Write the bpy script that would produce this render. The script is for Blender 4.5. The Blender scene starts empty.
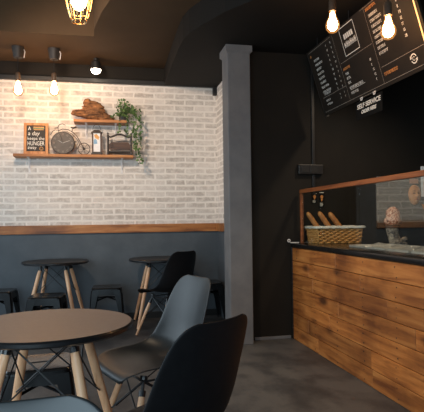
import bpy, bmesh, math, random
from mathutils import Vector, Matrix, noise
random.seed(7)
S = bpy.context.scene
COL = S.collection
PI = math.pi
R = math.radians

# ------------------------------------------------------------------ materials
def new_mat(name):
    m = bpy.data.materials.new(name); m.use_nodes = True
    nt = m.node_tree; b = nt.nodes['Principled BSDF']
    return m, nt, b

def N(nt, kind, **kw):
    n = nt.nodes.new(kind)
    for k, v in kw.items():
        if k in n.inputs: n.inputs[k].default_value = v
        else: setattr(n, k, v)
    return n

def ramp(nt, fac, stops):
    r = nt.nodes.new('ShaderNodeValToRGB')
    e = r.color_ramp.elements
    while len(e) < len(stops): e.new(0.5)
    for i, (p, c) in enumerate(stops):
        e[i].position = p; e[i].color = (*c, 1) if len(c) == 3 else c
    nt.links.new(fac, r.inputs['Fac'])
    return r.outputs['Color']

def srgb(r, g, b):
    def f(c):
        c /= 255
        return c / 12.92 if c <= 0.04045 else ((c + 0.055) / 1.055) ** 2.4
    return (f(r), f(g), f(b))

def mottled(name, c1, c2, scale=12.0, rough=0.5, bump=0.0, metallic=0.0, spec=0.5, stretch=None, detail=4, lo=0.35, hi=0.65, bump_dist=0.005):
    m, nt, b = new_mat(name)
    tc = N(nt, 'ShaderNodeTexCoord')
    mp = N(nt, 'ShaderNodeMapping')
    if stretch: mp.inputs['Scale'].default_value = stretch
    nt.links.new(tc.outputs['Object'], mp.inputs['Vector'])
    nz = N(nt, 'ShaderNodeTexNoise', Scale=scale, Detail=detail, Roughness=0.6)
    nt.links.new(mp.outputs['Vector'], nz.inputs['Vector'])
    nt.links.new(ramp(nt, nz.outputs['Fac'], [(lo, c1), (hi, c2)]), b.inputs['Base Color'])
    b.inputs['Roughness'].default_value = rough
    b.inputs['Metallic'].default_value = metallic
    b.inputs['Specular IOR Level'].default_value = spec
    if bump:
        bp = N(nt, 'ShaderNodeBump', Strength=bump, Distance=bump_dist)
        nt.links.new(nz.outputs['Fac'], bp.inputs['Height'])
        nt.links.new(bp.outputs['Normal'], b.inputs['Normal'])
    return m

def emitter(name, col, strength):
    m, nt, b = new_mat(name)
    b.inputs['Base Color'].default_value = (*col, 1)
    b.inputs['Emission Color'].default_value = (*col, 1)
    b.inputs['Emission Strength'].default_value = strength
    return m

def brick_mat(name, axis, brick_cols, mortar, row=0.0695, width=0.245, msize=0.013, bias=0.0, rough=0.75, offx=0.0, offz=0.0, cover=0.8):
    m, nt, b = new_mat(name)
    tc = N(nt, 'ShaderNodeTexCoord'); sp = N(nt, 'ShaderNodeSeparateXYZ'); cb = N(nt, 'ShaderNodeCombineXYZ')
    nt.links.new(tc.outputs['Object'], sp.inputs[0])
    ad = N(nt, 'ShaderNodeMath', operation='ADD'); ad.inputs[1].default_value = offx + 20 * width
    az = N(nt, 'ShaderNodeMath', operation='ADD'); az.inputs[1].default_value = offz
    nt.links.new(sp.outputs[axis], ad.inputs[0]); nt.links.new(sp.outputs['Z'], az.inputs[0])
    nt.links.new(ad.outputs[0], cb.inputs['X']); nt.links.new(az.outputs[0], cb.inputs['Y'])
    wob = N(nt, 'ShaderNodeTexNoise', Scale=9.0, Detail=3)
    nt.links.new(cb.outputs[0], wob.inputs['Vector'])
    mx = N(nt, 'ShaderNodeVectorMath', operation='MULTIPLY_ADD')
    mx.inputs[1].default_value = (0.030, 0.022, 0); 
    nt.links.new(wob.outputs['Color'], mx.inputs[0]); nt.links.new(cb.outputs[0], mx.inputs[2])
    bt = N(nt, 'ShaderNodeTexBrick', Scale=1.0)
    bt.inputs['Color1'].default_value = (*brick_cols[0], 1); bt.inputs['Color2'].default_value = (*brick_cols[1], 1)
    bt.inputs['Mortar'].default_value = (*mortar, 1)
    bt.inputs['Mortar Size'].default_value = msize; bt.inputs['Mortar Smooth'].default_value = 0.35
    bt.inputs['Bias'].default_value = bias
    bt.inputs['Brick Width'].default_value = width; bt.inputs['Row Height'].default_value = row
    nt.links.new(mx.outputs[0], bt.inputs['Vector'])
    # whitewash patches over the bricks
    nz = N(nt, 'ShaderNodeTexNoise', Scale=16.0, Detail=6, Roughness=0.7)
    nt.links.new(cb.outputs[0], nz.inputs['Vector'])
    rc = ramp(nt, nz.outputs['Fac'], [(0.42, (0, 0, 0)), (0.66, (cover, cover, cover))])
    mix = N(nt, 'ShaderNodeMix', data_type='RGBA')
    mix.inputs['B'].default_value = (*mortar, 1)
    nt.links.new(rc, mix.inputs['Factor']); nt.links.new(bt.outputs['Color'], mix.inputs['A'])
    nt.links.new(mix.outputs['Result'], b.inputs['Base Color'])
    b.inputs['Roughness'].default_value = rough
    bp = N(nt, 'ShaderNodeBump', Strength=0.4, Distance=0.006, invert=True)
    nt.links.new(bt.outputs['Fac'], bp.inputs['Height']); nt.links.new(bp.outputs['Normal'], b.inputs['Normal'])
    return m

def wood_mat(name, dark, mid, light, axis='X', scale=1.0, rough=0.5, island=False, knots=False):
    m, nt, b = new_mat(name)
    tc = N(nt, 'ShaderNodeTexCoord'); mp = N(nt, 'ShaderNodeMapping')
    st = {'X': (1.2, 14, 14), 'Y': (14, 1.2, 14), 'Z': (14, 14, 1.2)}[axis]
    mp.inputs['Scale'].default_value = tuple(s * scale for s in st)
    nt.links.new(tc.outputs['Object'], mp.inputs['Vector'])
    vec = mp.outputs['Vector']
    geo = None
    if island:
        geo = N(nt, 'ShaderNodeNewGeometry')
        va = N(nt, 'ShaderNodeVectorMath', operation='SCALE'); va.inputs['Vector'].default_value = (37, 53, 91)
        nt.links.new(geo.outputs['Random Per Island'], va.inputs['Scale'])
        vb = N(nt, 'ShaderNodeVectorMath', operation='ADD')
        nt.links.new(va.outputs[0], vb.inputs[0]); nt.links.new(vec, vb.inputs[1]); vec = vb.outputs[0]
    nz = N(nt, 'ShaderNodeTexNoise', Scale=1.6, Detail=6, Roughness=0.62, Distortion=0.6)
    nt.links.new(vec, nz.inputs['Vector'])
    col = ramp(nt, nz.outputs['Fac'], [(0.30, dark), (0.5, mid), (0.72, light)])
    if island:
        hs = N(nt, 'ShaderNodeHueSaturation')
        mr = N(nt, 'ShaderNodeMapRange'); mr.inputs['To Min'].default_value = 0.72; mr.inputs['To Max'].default_value = 1.2
        nt.links.new(geo.outputs['Random Per Island'], mr.inputs['Value'])
        nt.links.new(mr.outputs['Result'], hs.inputs['Value']); nt.links.new(col, hs.inputs['Color']); col = hs.outputs['Color']
    if knots:
        mp2 = N(nt, 'ShaderNodeMapping'); st2 = {'X': (2.2, 7, 5.5), 'Y': (7, 2.2, 5.5), 'Z': (7, 7, 2.4)}[axis]
        mp2.inputs['Scale'].default_value = st2
        nt.links.new(tc.outputs['Object'], mp2.inputs['Vector'])
        vv = N(nt, 'ShaderNodeTexVoronoi', Scale=1.0, Randomness=1.0)
        nt.links.new(mp2.outputs['Vector'], vv.inputs['Vector'])
        kr = ramp(nt, vv.outputs['Distance'], [(0.10, (0.10, 0.07, 0.05)), (0.24, (0.85, 0.8, 0.78)), (0.4, (1, 1, 1))])
        n2 = N(nt, 'ShaderNodeTexNoise', Scale=2.3, Detail=4)
        nt.links.new(tc.outputs['Object'], n2.inputs['Vector'])
        st_ = ramp(nt, n2.outputs['Fac'], [(0.36, (0.55, 0.50, 0.47)), (0.52, (1, 1, 1))])
        m1 = N(nt, 'ShaderNodeMix', data_type='RGBA', blend_type='MULTIPLY'); m1.inputs['Factor'].default_value = 0.85
        nt.links.new(col, m1.inputs['A']); nt.links.new(kr, m1.inputs['B'])
        m2 = N(nt, 'ShaderNodeMix', data_type='RGBA', blend_type='MULTIPLY'); m2.inputs['Factor'].default_value = 0.9
        nt.links.new(m1.outputs['Result'], m2.inputs['A']); nt.links.new(st_, m2.inputs['B']); col = m2.outputs['Result']
    nt.links.new(col, b.inputs['Base Color'])
    b.inputs['Roughness'].default_value = rough
    bp = N(nt, 'ShaderNodeBump', Strength=0.25, Distance=0.003)
    nt.links.new(nz.outputs['Fac'], bp.inputs['Height']); nt.links.new(bp.outputs['Normal'], b.inputs['Normal'])
    return m

M = {}
M['brick'] = brick_mat('whitewashed_brick', 'X', [srgb(178, 166, 155), srgb(212, 200, 189)], srgb(229, 219, 208), bias=0.0)
M['brick_side'] = brick_mat('whitewashed_brick_side', 'Y', [srgb(178, 166, 155), srgb(212, 200, 189)], srgb(229, 219, 208))
M['brick_grey'] = brick_mat('grey_brick', 'X', [srgb(84, 79, 74), srgb(100, 95, 90)], srgb(128, 122, 115), row=0.0705, width=0.26, msize=0.009, cover=0.35)
M['dado'] = mottled('slate_paint', srgb(70, 76, 81), srgb(82, 88, 93), 3.0, 0.6, 0.05)
M['pillar'] = mottled('grey_plaster', srgb(102, 100, 100), srgb(114, 111, 110), 5.0, 0.65, 0.08)
M['black_wall'] = mottled('black_wall_paint', srgb(26, 21, 15), srgb(32, 26, 19), 2.0, 0.75, 0.03, spec=0.25)
M['ceiling'] = mottled('dark_ceiling_paint', srgb(72, 53, 34), srgb(80, 60, 40), 1.5, 0.8, spec=0.25)
M['soffit'] = mottled('black_ceiling_paint', srgb(21, 17, 13), srgb(25, 20, 15), 1.5, 0.8, spec=0.25)
M['black_trim'] = mottled('black_trim_paint', srgb(22, 20, 18), srgb(28, 25, 22), 6.0, 0.5)
M['rail_wood'] = wood_mat('rail_pine', srgb(112, 64, 26), srgb(166, 102, 48), srgb(196, 138, 80), 'X', 1.0, 0.5, knots=True)
M['shelf_wood'] = wood_mat('shelf_pine', srgb(122, 74, 36), srgb(172, 110, 58), srgb(200, 142, 86), 'X', 1.0, 0.55)
M['plank'] = wood_mat('stained_planks', srgb(120, 66, 26), srgb(168, 102, 46), srgb(196, 130, 68), 'Y', 1.0, 0.5, island=True, knots=True)
M['screen_wood'] = wood_mat('screen_frame_wood', srgb(96, 48, 22), srgb(136, 76, 38), srgb(160, 96, 52), 'Y', 1.0, 0.5)
M['leg_wood'] = wood_mat('beech', srgb(208, 148, 106), srgb(234, 178, 134), srgb(244, 196, 154), 'Z', 1.2, 0.45)
M['frame_wood'] = wood_mat('sign_frame_wood', srgb(140, 86, 44), srgb(184, 124, 72), srgb(206, 148, 94), 'Z', 1.0, 0.5)
M['worktop'] = mottled('black_worktop_stone', srgb(20, 19, 19), srgb(34, 32, 31), 40.0, 0.22)
M['black_metal'] = mottled('black_metal', srgb(22, 22, 23), srgb(30, 30, 32), 20.0, 0.32, spec=0.6)
M['stool_black'] = mottled('black_enamel', srgb(11, 11, 12), srgb(16, 16, 18), 20.0, 0.36, spec=0.2)
M['chrome'] = mottled('brushed_steel', (0.84, 0.81, 0.77), (0.92, 0.89, 0.85), 15, 0.3, metallic=0.7)
M['white_metal'] = mottled('white_bracket_metal', srgb(214, 206, 200), srgb(228, 220, 214), 15, 0.4)
M['tabletop'] = mottled('brown_laminate', srgb(146, 110, 87), srgb(152, 116, 92), 60, 0.38)  # black top with the brick wall's tan reflection put into its colour
M['black_top'] = mottled('black_laminate', srgb(27, 27, 28), srgb(32, 32, 33), 60, 0.4)
M['shell_grey'] = mottled('charcoal_plastic', srgb(31, 35, 37), srgb(35, 39, 41), 30, 0.37, spec=0.42)
M['shell_black'] = mottled('black_plastic', srgb(18, 18, 20), srgb(22, 22, 24), 30, 0.5, spec=0.3)
M['chalk'] = mottled('chalkboard_slate', srgb(44, 42, 40), srgb(66, 62, 58), 14, 0.8)
M['chalk_white'] = mottled('chalk_white', srgb(222, 216, 206), srgb(240, 236, 228), 60, 0.9)
M['chalk_orange'] = mottled('chalk_orange', srgb(208, 150, 90), srgb(222, 172, 112), 60, 0.9)
M['chalk_green'] = mottled('chalk_green', srgb(150, 160, 110), srgb(170, 178, 128), 60, 0.9)
M['dark_iron'] = mottled('dark_iron', srgb(46, 38, 33), srgb(70, 58, 50), 25, 0.5, 0.1)
M['clock_face'] = mottled('bronzed_clock_face', srgb(74, 66, 58), srgb(92, 82, 72), 16, 0.55)
M['old_brown'] = wood_mat('old_brown_wood', srgb(48, 30, 20), srgb(74, 48, 33), srgb(96, 66, 47), 'X', 1.5, 0.55)
M['driftwood'] = mottled('driftwood', srgb(62, 36, 18), srgb(158, 106, 62), 20.0, 0.8, 0.9, stretch=(0.6, 1.6, 2.2), detail=8, lo=0.34, hi=0.66, bump_dist=0.02)
M['paper_white'] = mottled('print_paper', srgb(226, 222, 218), srgb(236, 232, 228), 30, 0.6)
M['ivy'] = mottled('ivy_leaf', srgb(30, 52, 24), srgb(104, 136, 70), 16.0, 0.5, lo=0.3, hi=0.7)
M['stem'] = mottled('ivy_stem', srgb(54, 66, 36), srgb(82, 84, 52), 20, 0.7)
M['pot'] = mottled('plant_pot', srgb(60, 56, 52), srgb(76, 70, 66), 20, 0.6)
M['wicker'] = mottled('wicker_cane', srgb(176, 116, 58), srgb(222, 166, 98), 60.0, 0.6, lo=0.3, hi=0.7)
M['cloth'] = mottled('white_lining_cloth', srgb(206, 202, 194), srgb(228, 224, 218), 30, 0.9)
M['bread'] = mottled('bread_crust', srgb(150, 88, 40), srgb(206, 142, 78), 22.0, 0.6, 0.3, stretch=(1, 1, 0.5))
M['menu_black'] = mottled('menu_board_black', srgb(29, 22, 15), srgb(34, 26, 18), 8, 0.6, spec=0.25)
M['sign_black'] = mottled('sign_black', srgb(9, 8, 7), srgb(12, 11, 10), 8, 0.7, spec=0.15)
M['ink_white'] = mottled('white_print', srgb(214, 206, 194), srgb(224, 216, 204), 60, 0.7)
M['ink_grey'] = mottled('pale_grey_print', srgb(150, 138, 124), srgb(166, 152, 138), 60, 0.7)
M['ink_orange'] = mottled('orange_print', srgb(200, 128, 66), srgb(214, 142, 78), 60, 0.7)
M['led'] = emitter('lit_edge_strip', (1.0, 0.55, 0.22), 1.0)
M['bulb'] = emitter('glowing_bulb', (1.0, 0.60, 0.30), 150.0)
M['bulb_counter'] = emitter('glowing_counter_bulb', (1.0, 0.58, 0.28), 100.0)
def envelope():
    m, nt, b = new_mat('amber_bulb_glass'); nt.nodes.remove(b)
    out = [n for n in nt.nodes if n.type == 'OUTPUT_MATERIAL'][0]
    t = N(nt, 'ShaderNodeBsdfTransparent'); t.inputs['Color'].default_value = (1, 0.93, 0.82, 1)
    e = N(nt, 'ShaderNodeEmission', Strength=0.9); e.inputs['Color'].default_value = (1.0, 0.42, 0.12, 1)  # orange fringe around the bulb, put in as a glow of clear glass
    mx = N(nt, 'ShaderNodeMixShader'); mx.inputs['Fac'].default_value = 0.42
    nt.links.new(t.outputs[0], mx.inputs[1]); nt.links.new(e.outputs[0], mx.inputs[2]); nt.links.new(mx.outputs[0], out.inputs['Surface'])
    return m
M['envelope'] = envelope()
M['bulb_cage'] = emitter('glowing_cage_bulb', (1.0, 0.58, 0.28), 30.0)
M['spot'] = emitter('glowing_spot', (1.0, 0.84, 0.66), 18.0)
M['lamp_grey'] = mottled('grey_lamp_metal', srgb(40, 34, 30), srgb(48, 41, 36), 20, 0.6)
M['brass'] = mottled('brass', (0.72, 0.46, 0.20), (0.80, 0.54, 0.26), 20, 0.25, metallic=1.0)
M['lampholder'] = mottled('bronze_lampholder', srgb(70, 54, 42), srgb(88, 68, 52), 20, 0.4)
M['skin_tan'] = mottled('tan_face_clay', srgb(186, 128, 84), srgb(204, 146, 100), 14, 0.6)
M['lip'] = mottled('lip_red', srgb(146, 78, 58), srgb(158, 88, 66), 30, 0.5)
M['eye_dark'] = mottled('eye_dark', srgb(46, 32, 26), srgb(60, 42, 34), 30, 0.5)
M['pink'] = mottled('pale_pink_card', srgb(186, 140, 116), srgb(200, 152, 128), 10, 0.7)
M['switch'] = mottled('black_switch_plastic', srgb(28, 25, 22), srgb(34, 30, 27), 10, 0.4)
M['brown_strip'] = wood_mat('dark_brown_strip', srgb(52, 38, 28), srgb(70, 52, 38), srgb(84, 62, 46), 'X')
M['rubber'] = mottled('rubber', srgb(18, 18, 18), srgb(24, 24, 24), 20, 0.8)

# floor: worn dark concrete with blotchy patches
def floor_mat():
    m, nt, b = new_mat('worn_dark_concrete')
    tc = N(nt, 'ShaderNodeTexCoord')
    n1 = N(nt, 'ShaderNodeTexNoise', Scale=2.4, Detail=7, Roughness=0.62)
    n2 = N(nt, 'ShaderNodeTexVoronoi', Scale=6.5, feature='SMOOTH_F1')
    n3 = N(nt, 'ShaderNodeTexNoise', Scale=40, Detail=3)
    mp = N(nt, 'ShaderNodeMapping'); mp.inputs['Scale'].default_value = (1.0, 0.7, 1)
    nt.links.new(tc.outputs['Object'], mp.inputs['Vector'])
    for n in (n1, n2, n3): nt.links.new(mp.outputs['Vector'], n.inputs['Vector'])
    a = N(nt, 'ShaderNodeMath', operation='MULTIPLY_ADD'); a.inputs[1].default_value = 0.22
    nt.links.new(n2.outputs['Distance'], a.inputs[0]); nt.links.new(n1.outputs['Fac'], a.inputs[2])
    a2 = N(nt, 'ShaderNodeMath', operation='MULTIPLY_ADD'); a2.inputs[1].default_value = 0.12
    nt.links.new(n3.outputs['Fac'], a2.inputs[0]); nt.links.new(a.outputs[0], a2.inputs[2])
    col = ramp(nt, a2.outputs[0], [(0.48, srgb(56, 56, 57)), (0.60, srgb(72, 71, 71)), (0.72, srgb(92, 90, 88))])
    nt.links.new(col, b.inputs['Base Color'])
    b.inputs['Roughness'].default_value = 0.5
    bp = N(nt, 'ShaderNodeBump', Strength=0.15, Distance=0.004)
    nt.links.new(a2.outputs[0], bp.inputs['Height']); nt.links.new(bp.outputs['Normal'], b.inputs['Normal'])
    return m
M['floor'] = floor_mat()

def ornament_mat():
    m, nt, b = new_mat('mottled_ornament')
    tc = N(nt, 'ShaderNodeTexCoord')
    v = N(nt, 'ShaderNodeTexNoise', Scale=34.0, Detail=3, Roughness=0.6)
    nt.links.new(tc.outputs['Object'], v.inputs['Vector'])
    col = ramp(nt, v.outputs['Fac'], [(0.36, srgb(52, 30, 24)), (0.45, srgb(158, 88, 62)), (0.52, srgb(214, 180, 158)), (0.60, srgb(120, 64, 44))])
    nt.links.new(col, b.inputs['Base Color']); b.inputs['Roughness'].default_value = 0.6
    return m
M['ornament'] = ornament_mat()
M['ornament_grey'] = mottled('ornament_grey', srgb(70, 56, 46), srgb(188, 166, 144), 42, 0.5, 0.3)

def glass_mat():
    m, nt, b = new_mat('clear_glass')
    nt.nodes.remove(b)
    out = [n for n in nt.nodes if n.type == 'OUTPUT_MATERIAL'][0]
    t = N(nt, 'ShaderNodeBsdfTransparent'); t.inputs['Color'].default_value = (0.93, 0.95, 0.93, 1)
    g = N(nt, 'ShaderNodeBsdfGlossy', Roughness=0.02)
    fr = N(nt, 'ShaderNodeFresnel', IOR=1.45)
    mx = N(nt, 'ShaderNodeMixShader')
    ml = N(nt, 'ShaderNodeMath', operation='MULTIPLY'); ml.inputs[1].default_value = 0.16
    nt.links.new(fr.outputs[0], ml.inputs[0]); nt.links.new(ml.outputs[0], mx.inputs['Fac'])
    nt.links.new(t.outputs[0], mx.inputs[1]); nt.links.new(g.outputs[0], mx.inputs[2])
    nt.links.new(mx.outputs[0], out.inputs['Surface'])
    return m
M['glass'] = glass_mat()

# ------------------------------------------------------------------ mesh builder
class MB:
    def __init__(self): self.bm = bmesh.new()
    def _merge(self, tmp, mat=None):
        if mat is not None: bmesh.ops.transform(tmp, matrix=mat, verts=tmp.verts)
        me = bpy.data.meshes.new('tmp'); tmp.to_mesh(me); tmp.free()
        self.bm.from_mesh(me); bpy.data.meshes.remove(me); return self
    def box(self, lo, hi, bevel=0.0, mat=None, seg=2):
        t = bmesh.new(); bmesh.ops.create_cube(t, size=1)
        s = Vector(hi) - Vector(lo); c = (Vector(hi) + Vector(lo)) / 2
        for v in t.verts: v.co = Vector((v.co.x * s.x, v.co.y * s.y, v.co.z * s.z)) + c
        if bevel: bmesh.ops.bevel(t, geom=t.edges[:], offset=bevel, segments=seg, profile=0.5, affect='EDGES')
        return self._merge(t, mat)
    def loft(self, rings, cap=True, closed=True):
        bm = self.bm; prev = None; first = None
        for r in rings:
            vs = [bm.verts.new(p) for p in r]
            if prev:
                n = len(vs)
                for i in range(n if closed else n - 1):
                    bm.faces.new((prev[i], prev[(i + 1) % n], vs[(i + 1) % n], vs[i]))
            else: first = vs
            prev = vs
        if cap and closed:
            bm.faces.new(list(reversed(first))); bm.faces.new(prev)
        return self
    def tube(self, pts, rad, n=8, cap=True):
        pts = [Vector(p) for p in pts]; rings = []
        rr = rad if isinstance(rad, (list, tuple)) else [rad] * len(pts)
        up = None
        for i, p in enumerate(pts):
            d = (pts[min(i + 1, len(pts) - 1)] - pts[max(i - 1, 0)]).normalized()
            if up is None:
                up = Vector((0, 0, 1)) if abs(d.z) < 0.9 else Vector((1, 0, 0))
            a = d.cross(up).normalized(); b2 = a.cross(d).normalized(); up = b2
            rings.append([p + (a * math.cos(2 * PI * k / n) + b2 * math.sin(2 * PI * k / n)) * rr[i] for k in range(n)])
        return self.loft(rings, cap)
    def ring(self, c, r, rad, axis='Y', n=24, m=6):
        c = Vector(c); vs = []
        for i in range(n):
            a = 2 * PI * i / n
            row = []
            for j in range(m):
                b2 = 2 * PI * j / m; q = r + rad * math.cos(b2); h = rad * math.sin(b2)
                p = {'Y': (q * math.cos(a), h, q * math.sin(a)), 'Z': (q * math.cos(a), q * math.sin(a), h), 'X': (h, q * math.cos(a), q * math.sin(a))}[axis]
                row.append(self.bm.verts.new(c + Vector(p)))
            vs.append(row)
        for i in range(n):
            for j in range(m):
                self.bm.faces.new((vs[i][j], vs[(i + 1) % n][j], vs[(i + 1) % n][(j + 1) % m], vs[i][(j + 1) % m]))
        return self
    def lathe(self, prof, c=(0, 0, 0), n=24, axis='Z', cap=True):
        c = Vector(c); rings = []
        for r, h in prof:
            row = []
            for k in range(n):
                a = 2 * PI * k / n; x, y = max(r, 1e-4) * math.cos(a), max(r, 1e-4) * math.sin(a)
                p = {'Z': (x, y, h), 'Y': (x, h, y), 'X': (h, x, y)}[axis]
                row.append(c + Vector(p))
            rings.append(row)
        return self.loft(rings, cap)
    def prism(self, poly, z0, z1, bevel=0.0):
        t = bmesh.new()
        lo = [t.verts.new((x, y, z0)) for x, y in poly]; hi = [t.verts.new((x, y, z1)) for x, y in poly]
        n = len(poly); t.faces.new(list(reversed(lo))); t.faces.new(hi)
        for i in range(n): t.faces.new((lo[i], lo[(i + 1) % n], hi[(i + 1) % n], hi[i]))
        if bevel: bmesh.ops.bevel(t, geom=[e for e in t.edges], offset=bevel, segments=2, profile=0.5, affect='EDGES')
        return self._merge(t)
    def quad(self, a, b, c, d):
        self.bm.faces.new([self.bm.verts.new(p) for p in (a, b, c, d)]); return self
    def poly(self, pts):
        self.bm.faces.new([self.bm.verts.new(p) for p in pts]); return self
    def xform(self, mat):
        bmesh.ops.transform(self.bm, matrix=mat, verts=self.bm.verts); return self
    def build(self, name, mat, parent=None, smooth=None, loc=None):
        bmesh.ops.recalc_face_normals(self.bm, faces=self.bm.faces)
        me = bpy.data.meshes.new(name); self.bm.to_mesh(me); self.bm.free()
        me.materials.append(mat)
        o = bpy.data.objects.new(name, me); COL.objects.link(o)
        if parent is not None: o.parent = parent
        if loc is not None: o.location = loc
        if smooth is not None:
            me.polygons.foreach_set('use_smooth', [True] * len(me.polygons))
            if smooth < 180: me.set_sharp_from_angle(angle=R(smooth))
        return o

def tag(o, label, cat, group=None, kind=None):
    o['label'] = label; o['category'] = cat
    if group: o['group'] = group
    if kind: o['kind'] = kind
    return o
def thing(name, label, cat, loc=(0, 0, 0), rz=0.0, group=None):
    o = bpy.data.objects.new(name, None); COL.objects.link(o)
    o.empty_display_size = 0.05
    o.location = loc; o.rotation_euler = (0, 0, rz)
    return tag(o, label, cat, group)
def struct(mb, name, mat, smooth=None):
    o = mb.build(name, mat, None, smooth); o['kind'] = 'structure'; return o
def copy_tree(o, parent=None):
    c = o.copy(); COL.objects.link(c); c.parent = parent
    for ch in list(o.children): copy_tree(ch, c)
    return c
def place(o, loc, rz, label):
    o.location = loc; o.rotation_euler = (0, 0, rz); o['label'] = label; return o

def text_mesh(txt, size, mat4, name, mat, parent, align='LEFT', width=None, shear=0.0, extrude=0.0006, bold=0.0):
    """flat lettering standing in the local XY plane, moved by mat4"""
    cu = bpy.data.curves.new('lettering', 'FONT'); cu.body = txt; cu.size = size; cu.align_x = align; cu.extrude = extrude; cu.shear = shear
    cu.resolution_u = 3; cu.offset = bold; cu.space_line = 0.85
    ob = bpy.data.objects.new('tmp_text', cu); COL.objects.link(ob)
    dg = bpy.context.evaluated_depsgraph_get(); dg.update()
    me = bpy.data.meshes.new_from_object(ob.evaluated_get(dg))
    bpy.data.objects.remove(ob); bpy.data.curves.remove(cu)
    if width:
        xs = [v.co.x for v in me.vertices]; w = max(xs) - min(xs); f = width / w
        for v in me.vertices: v.co.x *= f
    me.transform(mat4); me.materials.clear(); me.materials.append(mat)
    o = bpy.data.objects.new(name, me); COL.objects.link(o); o.parent = parent
    return o

def basis(o, x, y):
    x = Vector(x).normalized(); y = Vector(y).normalized(); z = x.cross(y)
    m = Matrix((x, y, z)).transposed().to_4x4(); m.translation = Vector(o); return m

# ------------------------------------------------------------------ setting
YW = 6.12      # brick wall
YB = 4.72      # black wall
CZ, SZ = 3.0, 2.79
struct(MB().box((-3.2, -1.5, -0.1), (4.6, 6.3, 0.0)), 'floor', M['floor'])
struct(MB().box((-3.2, YW, 1.02), (1.363, YW + 0.15, 2.80)), 'wall_back', M['brick'])
struct(MB().box((-3.2, YW - 0.004, 0.0), (1.363, YW + 0.15, 1.07)), 'wall_back_dado', M['dado'])
struct(MB().box((-3.2, YW - 0.002, 2.80), (1.363, YW + 0.15, 3.05)), 'wall_back_upper', M['black_wall'])
struct(MB().box((1.363, 4.80, 1.02), (1.50, YW + 0.15, 2.80)), 'wall_right', M['brick_side'])
struct(MB().box((1.359, 4.80, 0.0), (1.50, YW + 0.15, 1.07)), 'wall_right_dado', M['dado'])
struct(MB().box((1.30, YB, 0.0), (4.6, YB + 0.07, 2.80)), 'wall_kitchen', M['black_wall'])
struct(MB().box((4.5, -1.5, 0.0), (4.6, YB, 3.0)), 'wall_far_right', M['black_wall'])
struct(MB().box((-3.2, YW - 0.03, 1.024), (1.359, YW - 0.003, 1.122), 0.004), 'trim_1', M['rail_wood'])
struct(MB().box((1.333, 4.90, 1.024), (1.360, YW - 0.031, 1.122), 0.004), 'trim_2', M['rail_wood'])
struct(MB().box((-3.2, YW - 0.05, 2.785), (1.362, YW - 0.003, 2.835), 0.006), 'trim_3', M['black_trim'])
struct(MB().box((-3.2, YW - 0.018, 0.0), (1.359, YW - 0.005, 0.075), 0.003), 'baseboard_back', M['black_trim'])
struct(MB().box((1.40, YB - 0.014, 0.0), (1.765, YB - 0.001, 0.03), 0.003), 'baseboard_kitchen', M['pillar'])
ceil_poly = [(-3.2, 6.27), (-3.2, 5.16), (-0.087, 5.16), (-0.083, 4.97), (-0.053, 4.78), (-0.005, 4.53), (0.06, 4.28), (0.25, 3.85), (0.6, 3.4), (1.2, 3.0), (2.0, 2.75), (4.6, 2.6), (4.6, 6.27)]
struct(MB().prism(ceil_poly, CZ, 3.6), 'ceiling', M['ceiling'])
struct(MB().box((-3.2, -1.5, 3.6), (4.6, 6.27, 3.7)), 'ceiling_recess', M['ceiling'])
soff = [(0.72, 6.119), (0.705, 5.3), (0.70, 4.75), (0.706, 4.52), (0.735, 4.35), (0.80, 4.17), (0.937, 3.85), (1.1, 3.6), (1.35, 3.32), (1.7, 3.06), (2.2, 2.85), (3.2, 2.68), (4.599, 2.62), (4.599, 6.119)]
struct(MB().prism(soff, SZ + 0.001, CZ + 0.01), 'ceiling_soffit', M['soffit'])
p = struct(MB().box((1.129, 4.57, 0.0), (1.345, 4.80, SZ), 0.006), 'pillar', M['pillar'])
MBc = MB()
MBc.loft([[(x, y, z) for x, y in ((1.129 - e, 4.57 - e), (1.345 + e, 4.57 - e), (1.345 + e, 4.80 + e), (1.129 - e, 4.80 + e))] for z, e in ((2.715, 0.001), (2.732, 0.018), (2.788, 0.018))])
cap = MBc.build('pillar_cap', M['pillar'], p)

# ------------------------------------------------------------------ counter
XC = 1.779
ct = thing('counter', 'long service counter faced with stained knotty planks and nail holes', 'counter', (XC, 3.4, 0))
def loc(o, p): return Vector(p) - o.location
y0, y1 = 1.6, 4.69
mb = MB(); rowh = 0.885 / 7
for r_ in range(7):
    cuts = [y1]; y = y1 - random.uniform(0.35, 1.1)
    while y > y0 + 0.3: cuts.append(y); y -= random.uniform(0.8, 1.5)
    cuts.append(y0)
    for a, b in zip(cuts, cuts[1:]):
        d = random.uniform(0, 0.004)
        mb.box((d, b + 0.0012 - 3.4, r_ * rowh + 0.0025), (0.022, a - 0.0012 - 3.4, (r_ + 1) * rowh - 0.0015), 0.0025, seg=1)
mb.build('plank_cladding', M['plank'], ct)
MB().box((0.0225, y0 - 3.4, 0), (0.66, y1 - 3.4, 0.888)).build('counter_body', M['black_trim'], ct)
nm = MB()
for r_ in range(7):
    yy = y1 - 0.12
    while yy > y0:
        for dz in (0.03, 0.095):
            nm.lathe([(0.0045, -0.0006), (0.0045, 0.003)], (0.0, yy - 3.4 + random.uniform(-.01, .01), r_ * rowh + dz), 6, 'X')
        yy -= 0.42
nm.build('nail', M['dark_iron'], ct)['kind'] = 'stuff'
MB().box((-0.006, 4.676 - 3.4, 0.0), (0.0, 4.690 - 3.4, 0.888), 0.001).build('corner_strip', M['black_metal'], ct)
mb = MB().box((XC - 0.012, 1.55, 0.8895), (XC + 0.70, 4.70, 0.929), 0.008)
tag(mb.build('worktop', M['worktop'], None, 40), 'glossy black worktop slab lying on the plank counter', 'worktop')

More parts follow.
